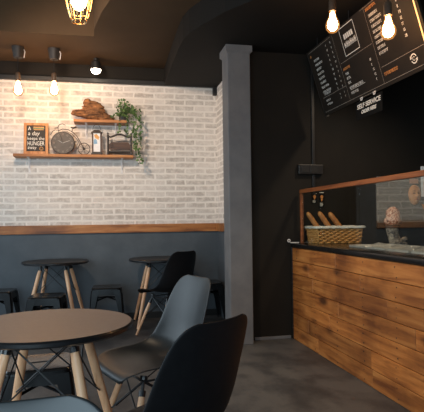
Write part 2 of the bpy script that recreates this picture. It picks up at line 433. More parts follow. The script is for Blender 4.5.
# sunken steel trays in the worktop
def tray(x0, x1, ya, yb, label):
    t = thing('steel_tray', label, 'tray', ((x0 + x1) / 2, (ya + yb) / 2, 0.9295), 0, 'steel trays along the counter')
    w, d = (x1 - x0) / 2, (yb - ya) / 2
    m = MB()
    def rr(e, z): return [(sx * (w + e), sy * (d + e), z) for sx, sy in ((-1, -1), (1, -1), (1, 1), (-1, 1))]
    m.loft([rr(0.0, 0.0), rr(0.0, 0.010), rr(-0.006, 0.016), rr(-0.030, 0.015), rr(-0.038, 0.004)], True)
    m.build('tray_rim', M['chrome'], t)
    h = MB().tube([(-w * 0.5, -d * 0.3, 0.014), (0, 0, 0.030), (w * 0.5, d * 0.3, 0.014)], 0.006, 8).build('handle', M['chrome'], t, 60)
for k, (ya, yb, lb) in enumerate([(3.62, 3.88, 'steel tray sunk in the worktop, farthest one, beside the basket'),
                                  (3.33, 3.59, 'steel tray sunk in the worktop in front of the mottled ornament'),
                                  (3.04, 3.30, 'steel tray sunk in the worktop right of the mottled ornament'),
                                  (2.75, 3.01, 'steel tray sunk in the worktop, nearest one at the right edge of the photo')]):
    tray(1.97, 2.36, ya, yb, lb)

# glass screen
gs = thing('glass_screen', 'glass screen in a brown wooden frame standing along the worktop', 'glass screen', (1.87, 4.66, 0.93))
L = lambda x, y, z: (x - 1.87, y - 4.66, z - 0.93)
MB().box(L(1.858, 4.642, 0.9302), L(1.884, 4.668, 1.410), 0.002).build('post', M['screen_wood'], gs)
MB().box(L(1.855, 1.70, 1.4102), L(1.887, 4.670, 1.446), 0.003).build('top_rail', M['screen_wood'], gs)
for a, b in ((4.205, 4.640), (3.515, 4.200), (2.70, 3.510), (1.72, 2.695)):
    MB().box(L(1.868, a, 0.9305), L(1.874, b, 1.4098)).build('glass_pane', M['glass'], gs)

# small cable clip at the corner of the worktop
t = thing('cable_clip', 'tiny pale ring clip at the far corner of the worktop', 'clip', (1.765, 4.698, 0.929))
MB().box((0.0, -0.006, 0.0), (0.09, 0.004, 0.007), 0.001).build('strip', M['white_metal'], t)
MB().ring((-0.012, 0, 0.022), 0.012, 0.005, 'Y', 14).build('ring', M['white_metal'], t, 180)

# ------------------------------------------------------------------ basket with baguettes
bx0, bx1, by0, by1, bz0, bz1 = 1.915, 2.385, 4.395, 4.675, 0.9305, 1.085
bk = thing('wicker_basket', 'rectangular wicker basket with pale lining holding baguettes behind the glass', 'basket', ((bx0 + bx1) / 2, (by0 + by1) / 2, bz0))
hw, hd, hh = (bx1 - bx0) / 2, (by1 - by0) / 2, bz1 - bz0
def rect_path(w, d, z, step=0.012):
    pts = []
    for (ax, ay), (bx, by) in (((-w, -d), (w, -d)), ((w, -d), (w, d)), ((w, d), (-w, d)), ((-w, d), (-w, -d))):
        n = max(2, int(math.hypot(bx - ax, by - ay) / step))
        for i in range(n): pts.append(Vector((ax + (bx - ax) * i / n, ay + (by - ay) * i / n, z)))
    return pts
mb = MB(); rows = 9
for r_ in range(rows):
    z = 0.006 + r_ * (hh - 0.02) / (rows - 1); tp = 0.90 + 0.08 * r_ / rows
    base = rect_path(hw * tp - 0.004, hd * tp - 0.004, z); nn = len(base); pts = []
    for i, q in enumerate(base):
        nx, ny = q.x / hw, q.y / hd
        off = 0.007 * math.sin(i * PI / 3 + PI * (r_ % 2))
        d = Vector((math.copysign(1, nx), 0, 0)) if abs(nx) > abs(ny) else Vector((0, math.copysign(1, ny), 0))
        pts.append(q + d * off)
    pts.append(pts[0]); mb.tube(pts, 0.0085, 6, False)
for q in rect_path(hw * 0.94 - 0.004, hd * 0.94 - 0.004, 0, 0.036):
    k = 0.90 / 0.94
    mb.tube([(q.x * k, q.y * k, 0.001), (q.x * 1.03, q.y * 1.03, hh - 0.008)], 0.0065, 6)
mb.build('woven_wall', M['wicker'], bk, 180)
MB().box((-hw * .88, -hd * .88, 0.001), (hw * .88, hd * .88, 0.006)).build('base', M['wicker'], bk)
mb = MB()
for ph in (0, PI):
    base = rect_path(hw, hd, hh - 0.006, 0.01)
    pts = [q + Vector((0, 0, 0.005 * math.sin(i * 0.8 + ph))) * 1.0 + Vector((q.x, q.y, 0)).normalized() * 0.004 * math.cos(i * 0.8 + ph) for i, q in enumerate(base)]
    pts.append(pts[0]); mb.tube(pts, 0.0075, 6, False)
mb.build('braided_rim', M['wicker'], bk, 180)
mb = MB(); rings = []
for dz, e in ((-0.036, 0.012), (-0.008, 0.013), (0.006, 0.008), (0.007, -0.004), (-0.02, -0.018), (-0.10, -0.03)):
    row = []
    for i, q in enumerate(rect_path(hw, hd, hh, 0.03)):
        k = Vector((q.x / hw, q.y / hd, 0)); k = Vector((math.copysign(1, k.x) if abs(k.x) > .97 else 0, math.copysign(1, k.y) if abs(k.y) > .97 else 0, 0))
        wv = 0.006 * noise.noise((q.x * 18, q.y * 18, dz * 9))
        drop = 0.0 if dz > -0.03 else 0.0
        row.append(q + k * (e + wv) + Vector((0, 0, dz * (0.4 if dz > -0.05 and dz < 0 else 1) + wv - drop)))
    rings.append(row)
mb.loft(rings, False).build('lining_cloth', M['cloth'], bk, 180)

def baguette(base, tip, r, label):
    base, tip = Vector(base), Vector(tip); d = tip - base; Lg = d.length
    t = thing('baguette', label, 'bread', base, 0, 'baguettes in the wicker basket')
    q = d.to_track_quat('Z', 'Y'); m4 = q.to_matrix().to_4x4()
    prof = [(0.0, 0), (r * .5, Lg * .015), (r * .8, Lg * .05), (r, Lg * .14), (r * 1.04, Lg * .5), (r, Lg * .8), (r * .85, Lg * .92), (r * .55, Lg * .98), (0.0, Lg)]
    mb = MB().lathe(prof, n=16)
    for v in mb.bm.verts: v.co += Vector(v.co.x and (v.co.x, v.co.y, 0)).normalized() * 0.003 * noise.noise(v.co * 30)
    mb.xform(m4).build('loaf', M['bread'], t, 180)
    sl = MB()
    for k in range(4):
        zc = Lg * (0.35 + 0.15 * k)
        pts = []
        for i in range(7):
            a = R(-150) + R(60) * (i / 6 - 0.5); zz = zc + (i - 3) * 0.008
            pts.append((math.cos(a) * r * 1.03, math.sin(a) * r * 1.03, zz))
        sl.tube(pts, 0.0035, 5)
    sl.xform(m4).build('score_mark', M['wicker'], t, 180)
baguette((2.06, 4.53, 0.965), (1.905, 4.60, 1.225), 0.024, 'baguette leaning in the wicker basket, leftmost of the three')
baguette((2.175, 4.52, 0.965), (2.018, 4.59, 1.230), 0.025, 'baguette leaning in the wicker basket, middle of the three')
baguette((2.29, 4.52, 0.965), (2.125, 4.59, 1.222), 0.026, 'baguette leaning in the wicker basket, rightmost of the three')

# ------------------------------------------------------------------ ornament on the counter
t = thing('ornament', 'mottled pink and cream ornament with grey lower half standing on the worktop', 'ornament', (2.445, 3.98, 0.9302))
t.scale = (0.98, 1.0, 0.95)
def blob_rings(spec, amp, seed, n=20, fr=22):
    rings = []
    for z, r, ox in spec:
        row = []
        for k in range(n):
            a = 2 * PI * k / n
            q = r * (1 + amp * noise.noise((math.cos(a) * r * fr + seed, math.sin(a) * r * fr, z * fr)))
            row.append((ox + q * math.cos(a), q * math.sin(a) * 0.8, z))
        rings.append(row)
    return rings
MB().loft(blob_rings([(0.0, 0.058, 0.012), (0.03, 0.062, 0.012), (0.06, 0.050, 0.0), (0.10, 0.050, -0.012), (0.135, 0.056, -0.02), (0.15, 0.058, -0.018)], 0.3, 2)).build('grey_lower_half', M['ornament_grey'], t, 180)
MB().loft(blob_rings([(0.150, 0.060, -0.018), (0.156, 0.066, -0.016), (0.172, 0.066, -0.014), (0.178, 0.060, -0.012)], 0.05, 2)).build('dark_band', M['dark_iron'], t, 60)
MB().loft(blob_rings([(0.178, 0.060, -0.012), (0.20, 0.074, -0.012), (0.225, 0.076, -0.014), (0.25, 0.066, -0.012), (0.28, 0.064, -0.010), (0.31, 0.056, -0.010), (0.332, 0.040, -0.010), (0.343, 0.018, -0.01)], 0.22, 5)).build('mottled_top', M['ornament'], t, 180)
mb = MB()
for k in range(9):
    a = R(-60 + 30 * k); p0 = Vector((0.05, 0, 0.03)); d = Vector((0.055 + 0.01 * random.random(), 0.03 * math.sin(a * 2), 0.04 * math.sin(a)))
    mb.tube([p0, p0 + d * 0.6, p0 + d], [0.011, 0.008, 0.003], 6)
mb.build('spiky_side', M['ornament_grey'], t, 60)

# ------------------------------------------------------------------ kitchen wall things
struct(MB().box((2.707, YB - 0.012, 1.115), (4.49, YB - 0.0005, 1.583)), 'wall_kitchen_brick', M['brick_grey'])
struct(MB().box((2.707, YB - 0.022, 1.059), (4.49, YB - 0.0005, 1.1145), 0.003), 'trim_4', M['brown_strip'])
# face ornament
t = thing('face_ornament', 'tan face ornament hung on the grey brick panel', 'wall ornament', (3.13, YB - 0.012, 1.395))
mb = MB(); G = 26; grid = []
fw, fh = 0.070, 0.106
def face_pt(u, v):
    # u,v in the unit disc
    x = u * fw * (1.0 - 0.16 * max(0, -v)) ; z = v * fh
    rr = u * u + v * v
    y = 0.045 * math.sqrt(max(0, 1 - rr))
    g = lambda cu, cv, su, sv: math.exp(-((u - cu) / su) ** 2 - ((v - cv) / sv) ** 2)
    y += 0.022 * g(0, -0.12, .16, .13) + 0.012 * g(0, .1, .12, .25)          # nose
    y += 0.008 * g(0, -0.45, .28, .10) - 0.004 * g(0, -0.45, .3, .03)        # lips
    y -= 0.012 * (g(-.38, .14, .2, .12) + g(.38, .14, .2, .12))              # eye sockets
    y += 0.006 * (g(-.38, .12, .12, .07) + g(.38, .12, .12, .07))            # eyelids
    y += 0.005 * (g(-.38, .32, .25, .07) + g(.38, .32, .25, .07)) + 0.008 * g(0, -.8, .3, .15)
    return Vector((x, -y, z))
rings = []
for i in range(G + 1):
    r_ = i / G
    rings.append([face_pt(r_ * math.cos(2 * PI * k / 40), r_ * math.sin(2 * PI * k / 40)) if i else face_pt(1e-3 * math.cos(2 * PI * k / 40), 1e-3 * math.sin(2 * PI * k / 40)) for k in range(40)])
mb.loft(rings, False).build('face', M['skin_tan'], t, 180)
for s in (-1, 1):
    mb = MB(); pts = [face_pt(s * .38 + .2 * c, .12 + .03 * math.cos(c * PI / 2) * 1.0) + Vector((0, -0.002, 0)) for c in (-1, -.5, 0, .5, 1)]
    mb.tube(pts, [0.001, 0.005, 0.0065, 0.005, 0.001], 6).build('eye', M['eye_dark'], t, 180)
    mb = MB(); pts = [face_pt(s * .38 + .24 * c, .33 + .05 * math.cos(c * PI / 2)) + Vector((0, -0.001, 0)) for c in (-1, -.5, 0, .5, 1)]
    mb.tube(pts, [0.001, 0.003, 0.004, 0.003, 0.001], 6).build('eyebrow', M['eye_dark'], t, 180)
mb = MB(); pts = [face_pt(.26 * c, -.45 - .02 * c * c) + Vector((0, -0.001, 0)) for c in (-1, -.5, 0, .5, 1)]
mb.tube(pts, [0.001, 0.006, 0.007, 0.006, 0.001], 6).build('mouth', M['lip'], t, 180)
t = thing('pink_card', 'small pale pink card above the tan face ornament, just under the screen rail', 'card', (3.125, YB - 0.012, 1.512))
MB().box((-0.05, -0.008, 0), (0.05, 0, 0.048), 0.002).build('card', M['pink'], t)
t = thing('white_picture', 'white framed picture at the right edge of the photo beside the face ornament', 'picture', (3.29, YB - 0.012, 1.375))
MB().box((-0.085, -0.02, 0), (0.12, 0, 0.315), 0.004).build('frame', M['paper_white'], t)
MB().box((-0.062, -0.023, 0.025), (0.097, -0.0203, 0.150)).build('print', M['pink'], t)
MB().box((-0.062, -0.023, 0.16), (0.097, -0.0203, 0.29)).build('print', M['cloth'], t)
t = thing('orange_ornament', 'small orange pointed ornament under the white framed picture', 'ornament', (3.25, YB - 0.0112, 1.20))
MB().prism([(-0.04, 0.10), (-0.005, 0.085), (0.05, 0.11), (0.07, 0.05), (0.02, 0.0), (-0.01, 0.04)], -0.012, 0).xform(Matrix.Rotation(R(90), 4, 'X')).xform(Matrix.Translation((0, -0.012, 0))).build('body', M['ink_orange'], t)

def poster(x0, x1, z0, z1, label):
    t = thing('ice_cream_poster', label, 'poster', ((x0 + x1) / 2, YB - 0.001, z0), 0, 'small black posters on the kitchen wall')
    w = (x1 - x0) / 2; h = z1 - z0
    MB().box((-w, -0.004, 0), (w, 0, h)).build('card', M['sign_black'], t)
    m = MB().lathe([(w * .55, -0.0062), (w * .55, -0.0042)], (0, 0, h * .66), 14, 'Y')
    m.poly([(-w * .4, -0.0055, h * .55), (w * .4, -0.0055, h * .55), (0, -0.0055, h * .32)])
    m.build('picture', M['ink_orange'], t)
    for k in range(3):
        MB().box((-w * .7, -0.0055, h * (.07 + .08 * k)), (w * (.3 + .2 * (k % 2)), -0.0041, h * (.11 + .08 * k))).build('print', M['ink_white'], t)
    MB().box((-w * .8, -0.0055, h * .9), (w * .8, -0.0041, h * .95)).build('print', M['ink_white'], t)
poster(2.004, 2.060, 1.315, 1.418, 'small black poster with orange picture behind the glass, left one of two')
poster(2.080, 2.138, 1.275, 1.432, 'small black poster with orange picture behind the glass, taller right one of two')

t = thing('switch_box', 'black surface-mounted switch box with cable duct on the black wall left of the screen', 'switch box', (1.985, YB - 0.001, 1.60))
MB().box((-0.128, -0.045, 0), (0.128, 0, 0.093), 0.004).build('casing', M['switch'], t)
for dx in (-0.062, 0.03):
    MB().box((dx - 0.04, -0.049, 0.012), (dx + 0.04, -0.0452, 0.082), 0.002).build('switch_plate', M['black_trim'], t)
MB().box((0.025, -0.02, 0.0935), (0.055, 0, SZ - 1.602), 0.003).build('cable_duct', M['switch'], t)
MB().box((0.025, -0.02, -0.20), (0.055, 0, -0.0005), 0.003).build('cable_duct', M['switch'], t)

# ------------------------------------------------------------------ menu board, hung tilted above the counter
OX, OY, OZ = 2.05, 4.458, 2.132
TI = R(16.96)
eu = Vector((0, -1, 0)); ev = Vector((-math.sin(TI), 0, math.cos(TI))); en = eu.cross(ev)   # en faces the room and down
if en.x > 0: en = -en
BW, BH = 1.62, 0.61
mbd = thing('menu_board', 'wide black menu board with white lettering hung tilted above the counter', 'menu board', (OX, OY, OZ))
def bpt(u, v, n=0.0): return eu * u + ev * v + en * n
def brect(m, u0, v0, u1, v1, n=0.0015):
    m.quad(bpt(u0, v0, n), bpt(u1, v0, n), bpt(u1, v1, n), bpt(u0, v1, n))
def slab(u0, v0, u1, v1, n0, n1):
    m = MB(); a = [bpt(u, v, n0) for u, v in ((u0, v0), (u1, v0), (u1, v1), (u0, v1))]; b = [bpt(u, v, n1) for u, v in ((u0, v0), (u1, v0), (u1, v1), (u0, v1))]
    return m.loft([a, b])
for u0, u1 in ((0, 0.5135), (0.5145, 1.049), (1.05, BW)):
    slab(u0, 0, u1, BH, -0.02, 0.0).build('panel', M['menu_black'], mbd)
slab(-0.012, -0.012, 0, BH, -0.03, 0.004).build('side_frame', M['switch'], mbd)
slab(1.587, 0.03, 1.595, BH - 0.01, 0.001, 0.006).build('lit_strip', M['led'], mbd)  # thin emissive orange strip near the board's right end
def one_rect(name, mat, *a):
    m = MB(); brect(m, *a); return m.build(name, mat, mbd)
def hline(u0, u1, v, w=0.0022): one_rect('ruled_line', M['ink_grey'], u0, v - w / 2, u1, v + w / 2)
def vline(u, v0, v1, w=0.0022): one_rect('ruled_line', M['ink_grey'], u - w / 2, v0, u + w / 2, v1)
hline(0.02, 1.6, 0.028); hline(0.05, 0.505, 0.156); hline(0.53, 1.03, 0.34); hline(1.065, 1.58, 0.146)
vline(0.508, 0.03, 0.59); vline(1.044, 0.03, 0.60); hline(0.02, 0.48, 0.592); hline(0.99, 1.2, 0.602)

def word(kind, u, v, w, h):
    """unreadable small print: a run of narrow strokes"""
    x = u; m = MB()
    while x < u + w - 0.004:
        lw = random.uniform(0.006, 0.011)
        k = random.random()
        brect(m, x, v, x + lw * 0.42, v + h)
        if k < 0.5: brect(m, x, v + h * .75, x + lw, v + h)
        if k > 0.3: brect(m, x, v, x + lw, v + h * .25)
        if k > 0.6: brect(m, x + lw * .62, v, x + lw, v + h)
        x += lw + 0.0045
    m.build(*{'i': ('item_lettering', M['ink_white']), 'p': ('price_lettering', M['ink_white']), 'h': ('heading_lettering', M['ink_orange'])}[kind], mbd)
items, prices, heads = 'i', 'p', 'h'
word(heads, 0.03, 0.545, 0.03, 0.018)
for i in range(8):
    v = 0.492 - i * 0.0425
    word(items, 0.085, v, [0.10, .14, .11, .13, .12, .12, .15, .16][i], 0.019)
word(items, 0.10, 0.172, 0.13, 0.019)
for i in range(2): word(items, 0.10, 0.112 - i * 0.035, 0.08 + .02 * i, 0.016)
for i in range(10):
    v = 0.545 - i * 0.0425
    for uu in (0.362, 0.448): word(prices, uu, v, 0.016, 0.017)
for i in range(2):
    for uu in (0.37, 0.45): word(prices, uu, 0.112 - i * 0.035, 0.013, 0.014)
word(heads, 0.535, 0.275, 0.12, 0.02)
for i in range(3): word(items, 0.555, 0.232 - i * 0.038, 0.05 + 0.012 * (i % 2), 0.02)
word(items, 0.558, 0.112, 0.22, 0.02); hline_m = MB(); brect(hline_m, 0.558, 0.104, 0.80, 0.107); hline_m.build('underline', M['ink_white'], mbd)
word(items, 0.558, 0.068, 0.12, 0.02)
for i in range(5): word(prices, 0.945 + .004 * i, 0.234 - i * 0.039, 0.018, 0.018)
word(heads, 1.065, 0.566, 0.135, 0.022)
for i in range(8): word(items, 1.085, 0.515 - i * 0.0405, [.12, .15, .13, .11, .12, .13, .10, .11][i], 0.021)
for i in range(8): word(prices, 1.42, 0.53 - i * 0.0405, 0.018, 0.020)
word(heads, 1.075, 0.078, 0.18, 0.024)
# framed logo with two lines of lettering
m = MB(); w = 0.006
for a in ((0.634, 0.366, 0.870, 0.366 + w), (0.634, 0.594 - w, 0.870, 0.594), (0.634, 0.366, 0.634 + w, 0.594), (0.870 - w, 0.366, 0.870, 0.594)): brect(m, *a, 0.0016)
m.build('logo_frame', M['ink_white'], mbd)
m = MB()
for i in range(5): # chunky upper line
    u = 0.682 + i * 0.030; brect(m, u, 0.492, u + 0.024, 0.532, 0.0016)
for i in range(6): # lower line
    u = 0.664 + i * 0.032; h = 0.046 if i % 2 else 0.04
    brect(m, u, 0.428, u + 0.009, 0.428 + h); brect(m, u + 0.009, 0.428 + h * .4, u + 0.024, 0.428 + h * .7); brect(m, u + 0.017, 0.428, u + 0.024, 0.428 + h)
m.build('logo_lettering', M['ink_white'], mbd)
m = MB()
def arc(m, cu, cv, r0, r1, a0, a1, n=14):
    for i in range(n):
        a, b = a0 + (a1 - a0) * i / n, a0 + (a1 - a0) * (i + 1) / n
        m.quad(*[bpt(cu + r * math.cos(x), cv + r * math.sin(x), 0.0016) for r, x in ((r0, a), (r1, a), (r1, b), (r0, b))])
arc(m, 1.44, 0.093, 0.026, 0.034, R(20), R(165)); arc(m, 1.44, 0.093, 0.026, 0.034, R(200), R(345))
m.poly([bpt(1.40, 0.093, .0016), bpt(1.422, 0.1, .0016), bpt(1.406, 0.118, .0016)]); m.poly([bpt(1.48, 0.093, .0016), bpt(1.458, 0.086, .0016), bpt(1.474, 0.068, .0016)])
arc(m, 1.44, 0.093, 0.010, 0.014, R(30), R(330))
m.build('round_emblem', M['ink_white'], mbd)
for u in (0.2, 0.8, 1.4):
    q = bpt(u, BH - 0.004, -0.012); MB().tube([q, (q.x, q.y, SZ - OZ + 0.002)], 0.003, 6).build('hanging_wire', M['black_metal'], mbd)

# hanging sign under the board
sg = thing('hanging_sign', 'small black hanging sign reading SELF SERVICE under the menu board', 'sign', (2.044, 3.655, 1.968))
MB().box((-0.003, -0.202, 0), (0.003, 0.202, 0.146), 0.001).build('plate', M['sign_black'], sg)
fm = basis((-0.0034, 0.0, 0.085), (0, -1, 0), (0, 0, 1))
text_mesh('SELF SERVICE', 0.052, fm, 'lettering', M['ink_white'], sg, 'CENTER', 0.36, bold=0.0014)
fm = basis((-0.0034, 0.0, 0.038), (0, -1, 0), (0, 0, 1))
text_mesh('ORDER HERE', 0.040, fm, 'lettering', M['ink_white'], sg, 'CENTER', 0.23, 0.2, bold=0.0012)
for yy in (-0.085, 0.115):
    mb = MB().ring((0, yy, 0.160), 0.013, 0.0035, 'X', 14); mb.tube([(0, yy - 0.022, 0.172), (0, yy, 0.150), (0, yy + 0.022, 0.172)], 0.003, 6)
    mb.build('hook', M['white_metal'], sg, 180)
MB().tube([(0.0, -0.06, 0.170), (0, 0.09, 0.170)], 0.0012, 5).build('cord', M['ink_grey'], sg)

# ------------------------------------------------------------------ lamps
def bulb_prof(r, ln):   # hangs from z=0 downwards
    return [(r * .42, 0), (r * .45, -ln * .12), (r * .62, -ln * .3), (r * .9, -ln * .5), (r, -ln * .65), (r * .92, -ln * .8), (r * .62, -ln * .94), (r * .25, -ln * .99), (0.0, -ln)]
def pendant(x, y, ztop, zsock, ln, r, label, mat, group, canopy):
    t = thing('pendant_lamp', label, 'lamp', (x, y, ztop), 0, group)
    if canopy:
        MB().lathe([(0.062, 0.0), (0.062, -0.012), (0.045, -0.115), (0.0, -0.118)], n=28).build('canopy', M['lamp_grey'], t, 40)
        MB().tube([(0.052, -0.004, -0.01), (0.072, -0.01, -0.05), (0.062, -0.014, -0.115)], 0.0045, 6).build('canopy_lever', M['white_metal'], t, 180)
    else:
        MB().lathe([(0.045, 0.0), (0.045, -0.008), (0.02, -0.02), (0.0, -0.021)], n=24).build('canopy', M['lampholder'], t, 40)
    MB().tube([(0, 0, -0.01), (0, 0, zsock + 0.08 - ztop)], 0.0035, 6).build('cord', M['black_metal'], t)
    MB().lathe([(0.008, zsock + 0.095 - ztop), (0.022, zsock + 0.085 - ztop), (0.026, zsock + 0.07 - ztop), (0.026, zsock + 0.002 - ztop), (0.018, zsock - ztop)], n=20).build('lampholder', M['lampholder'], t, 40)
    b = MB().lathe(bulb_prof(r * 1.12, ln), (0, 0, zsock - 0.001 - ztop), 20).build('bulb', M['envelope'], t, 180)
    MB().lathe([(q * 0.80, h * 0.86 - 0.006) for q, h in bulb_prof(r, ln)], (0, 0, zsock - 0.001 - ztop), 20).build('glowing_core', mat, b, 180)
    return t
pendant(-0.874, 5.61, CZ, 2.642, 0.155, 0.046, 'bare glowing bulb pendant over the brick wall, left of the pair', M['bulb'], 'bulb pendants before the brick wall', True)
pendant(-0.512, 5.61, CZ, 2.655, 0.155, 0.046, 'bare glowing bulb pendant over the brick wall, right of the pair', M['bulb'], 'bulb pendants before the brick wall', True)
pendant(1.578, 3.30, SZ, 2.615, 0.150, 0.044, 'bare glowing bulb pendant in front of the middle of the menu board', M['bulb_counter'], 'bulb pendants before the menu board', False)
pendant(1.765, 2.90, SZ, 2.440, 0.150, 0.044, 'bare glowing bulb pendant before the right part of the menu board', M['bulb_counter'], 'bulb pendants before the menu board', False)
# spot on the ceiling by the brick wall
t = thing('ceiling_spot', 'small glowing spot lamp hanging at the top of the brick wall', 'lamp', (-0.081, 5.86, CZ))
MB().lathe([(0.03, 0), (0.03, -0.03), (0.052, -0.045), (0.060, -0.125), (0.0, -0.126)], n=24).build('housing', M['black_trim'], t, 40)
MB().lathe([(0.054, -0.1265), (0.055, -0.135), (0.044, -0.160), (0.02, -0.174), (0.0, -0.176)], n=24).build('lens', M['spot'], t, 180)
# cage lamp
cx, cy = -0.134, 3.0
t = thing('cage_lamp', 'hanging wire cage lamp of brass ribs with a glowing bulb inside', 'lamp', (cx, cy, 3.6))
zb = 2.312 - 3.6
prof = [(0.040, 0.0), (0.052, 0.03), (0.066, 0.075), (0.078, 0.14), (0.084, 0.22), (0.080, 0.30), (0.060, 0.37), (0.035, 0.42)]
for k in range(10):
    a = 2 * PI * (k + .3) / 10
    MB().tube([(r_ * math.cos(a), r_ * math.sin(a), zb + h) for r_, h in prof], 0.0035, 6).build('rib', M['brass'], t, 180)
for hz, hr in ((0, 0.040), (0.055, 0.060), (0.42, 0.035)): MB().ring((0, 0, zb + hz), hr, 0.0035, 'Z', 28).build('hoop', M['brass'], t, 180)
MB().lathe([(0.0, zb + 0.50), (0.02, zb + 0.49), (0.034, zb + 0.43), (0.03, zb + 0.33), (0.02, zb + 0.276)], n=20).build('lampholder', M['lampholder'], t, 40)
MB().lathe([(r_, zb + 0.275 + h) for r_, h in bulb_prof(0.048, 0.21)], n=20).build('bulb', M['bulb_cage'], t, 180)
MB().tube([(0, 0, zb + 0.495), (0, 0, -0.01)], 0.004, 6).build('cord', M['black_metal'], t)
MB().lathe([(0.06, 0), (0.06, -0.012), (0.0, -0.014)], n=24).build('canopy', M['lampholder'], t, 40)

t = thing('wall_speaker', 'small dark box mounted in the top corner of the brick wall', 'speaker', (1.338, YW - 0.001, 2.692))
MB().box((-0.024, -0.05, 0), (0.024, 0, 0.098), 0.004).build('casing', M['lamp_grey'], t)
MB().box((-0.018, -0.053, 0.012), (0.018, -0.0502, 0.086), 0.001).build('grille', M['black_metal'], t)

# ------------------------------------------------------------------ shelves and what stands on them
def shelf(x0, x1, zt, depth, brackets, label, rest=None):
    t = thing('wall_shelf', label, 'shelf', ((x0 + x1) / 2, YW, zt), 0, 'pine shelves on the brick wall')
    w = (x1 - x0) / 2; c = (x0 + x1) / 2
    MB().box((-w, -depth, -0.032), (w, -0.001, 0), 0.003).build('board', M['shelf_wood'], t)
    for bx in brackets:
        mb = MB().box((bx - c - 0.012, -0.006, -0.20), (bx - c + 0.012, -0.001, -0.0325), 0.001)
        mb.box((bx - c - 0.012, -depth * .85, -0.0375), (bx - c + 0.012, -0.0065, -0.0325), 0.001)
        mb.tube([(bx - c, -0.008, -0.15), (bx - c, -depth * .6, -0.040)], 0.004, 6)
        mb.build('bracket', M['white_metal'], t)
SZL, SZU = 1.924, 2.324
shelf(-0.985, 0.332, SZL, 0.19, (-0.835, 0.205), 'long lower pine shelf on white brackets on the brick wall')
shelf(-0.334, 0.258, SZU, 0.19, (-0.20, 0.135), 'short upper pine shelf on white brackets on the brick wall')
SHY = 6.02

# chalkboard
t = thing('chalkboard_sign', 'wood framed chalkboard with white hunger slogan leaning on the lower shelf', 'sign', (-0.752, 6.005, SZL + 0.001))
W2, HH = 0.132, 0.365
tl = Matrix.Rotation(R(-8), 4, 'X')
def cb(m): return m.xform(tl)
cb(MB().box((-W2, -0.012, 0), (-W2 + 0.030, 0.006, HH), 0.003)).build('frame_side', M['frame_wood'], t)
cb(MB().box((W2 - 0.030, -0.012, 0), (W2, 0.006, HH), 0.003)).build('frame_side', M['frame_wood'], t)
cb(MB().box((-W2 + 0.0301, -0.012, 0), (W2 - 0.0301, 0.006, 0.034), 0.003)).build('frame_rail', M['frame_wood'], t)
cb(MB().box((-W2 + 0.0301, -0.012, HH - 0.030), (W2 - 0.0301, 0.006, HH), 0.003)).build('frame_rail', M['frame_wood'], t)
cb(MB().box((-W2 + 0.0301, -0.004, 0.0341), (W2 - 0.0301, 0.004, HH - 0.0301))).build('slate', M['chalk'], t)
def chalk(txt, x, z, size, w, al='LEFT', sh=0.0, mat='chalk_white'):
    fm = tl @ basis((x, -0.0048, z), (1, 0, 0), (0, 0, 1)); return text_mesh(txt, size, fm, 'lettering', M[mat], t, al, w, sh, 0.0005)
chalk('A', -0.088, 0.280, 0.060, 0.034)
chalk('a day', -0.088, 0.222, 0.066, 0.125, sh=0.15)
chalk('keeps the', -0.094, 0.168, 0.052, 0.182)
chalk('HUNGER', -0.094, 0.104, 0.068, 0.182)
chalk('away', -0.090, 0.060, 0.056, 0.095, sh=0.1)
m = MB(); m.box((-0.030, -0.0052, 0.312), (0.086, -0.0042, 0.322)); m.box((-0.026, -0.0052, 0.284), (0.082, -0.0042, 0.292)); cb(m).build('burger_bun', M['chalk_orange'], t)
m = MB(); m.box((-0.032, -0.0052, 0.300), (0.088, -0.0042, 0.307)); cb(m).build('burger_filling', M['chalk_green'], t)
m = MB().ring((0.058, -0.0046, 0.066), 0.020, 0.0022, 'Y', 18, 4); m.tube([(0.046, -0.005, 0.062), (0.058, -0.005, 0.054), (0.070, -0.005, 0.062)], 0.002, 4); m.box((0.048, -0.0055, 0.070), (0.052, -0.0042, 0.076)); m.box((0.064, -0.0055, 0.070), (0.068, -0.0042, 0.076))
cb(m).build('smiley', M['chalk_orange'], t)

# penny-farthing clock
t = thing('bicycle_clock', 'black penny-farthing bicycle clock with a round bronze face on the lower shelf', 'clock', (-0.457, 5.99, SZL))
cz = 0.132; r0 = 0.123
MB().lathe([(r0 - .004, -0.010), (r0 - .004, 0.010)], (0, 0, cz), 40, 'Y').build('clock_face', M['clock_face'], t, 40)
MB().ring((0, 0, cz), r0, 0.008, 'Y', 48).build('rim', M['dark_iron'], t, 180)
m = MB()
for k in range(12):
    a = R(30 * k); rr = r0 * .80
    q = Matrix.Translation((rr * math.sin(a), -0.0115, cz + rr * math.cos(a))) @ Matrix.Rotation(a, 4, 'Y')
    m = MB()
    for dx in ((-0.006, 0.006) if k % 3 else (-0.008, 0, 0.008)):
        m.box((dx - 0.0016, -0.001, -0.012), (dx + 0.0016, 0.001, 0.012), mat=q)
    m.build('numeral', M['ink_grey'], t)
for k in (0, 3, 9):
    a = R(30 * k); rr = r0 * .80
    MB().lathe([(0.017, -0.0108), (0.017, -0.0101)], (rr * math.sin(a), 0, cz + rr * math.cos(a)), 12, 'Y').build('numeral_disc', M['old_brown'], t)
for a, ln, nm_ in ((R(-62), 0.06, 'hour_hand'), (R(70), 0.085, 'minute_hand')):
    MB().tube([(0, -0.013, cz), (ln * math.sin(a), -0.013, cz + ln * math.cos(a))], [0.003, 0.0012], 5).build(nm_, M['chalk_white'], t)
sw = (0.232, 0, 0.070)
m = MB().ring(sw, 0.066, 0.0045, 'Y', 30); m.ring(sw, 0.010, 0.005, 'Y', 12)
for k in range(8): m.tube([sw, (sw[0] + .065 * math.cos(R(45 * k + 10)), 0, sw[2] + .065 * math.sin(R(45 * k + 10)))], 0.0018, 5)
m.build('small_wheel', M['dark_iron'], t, 180)
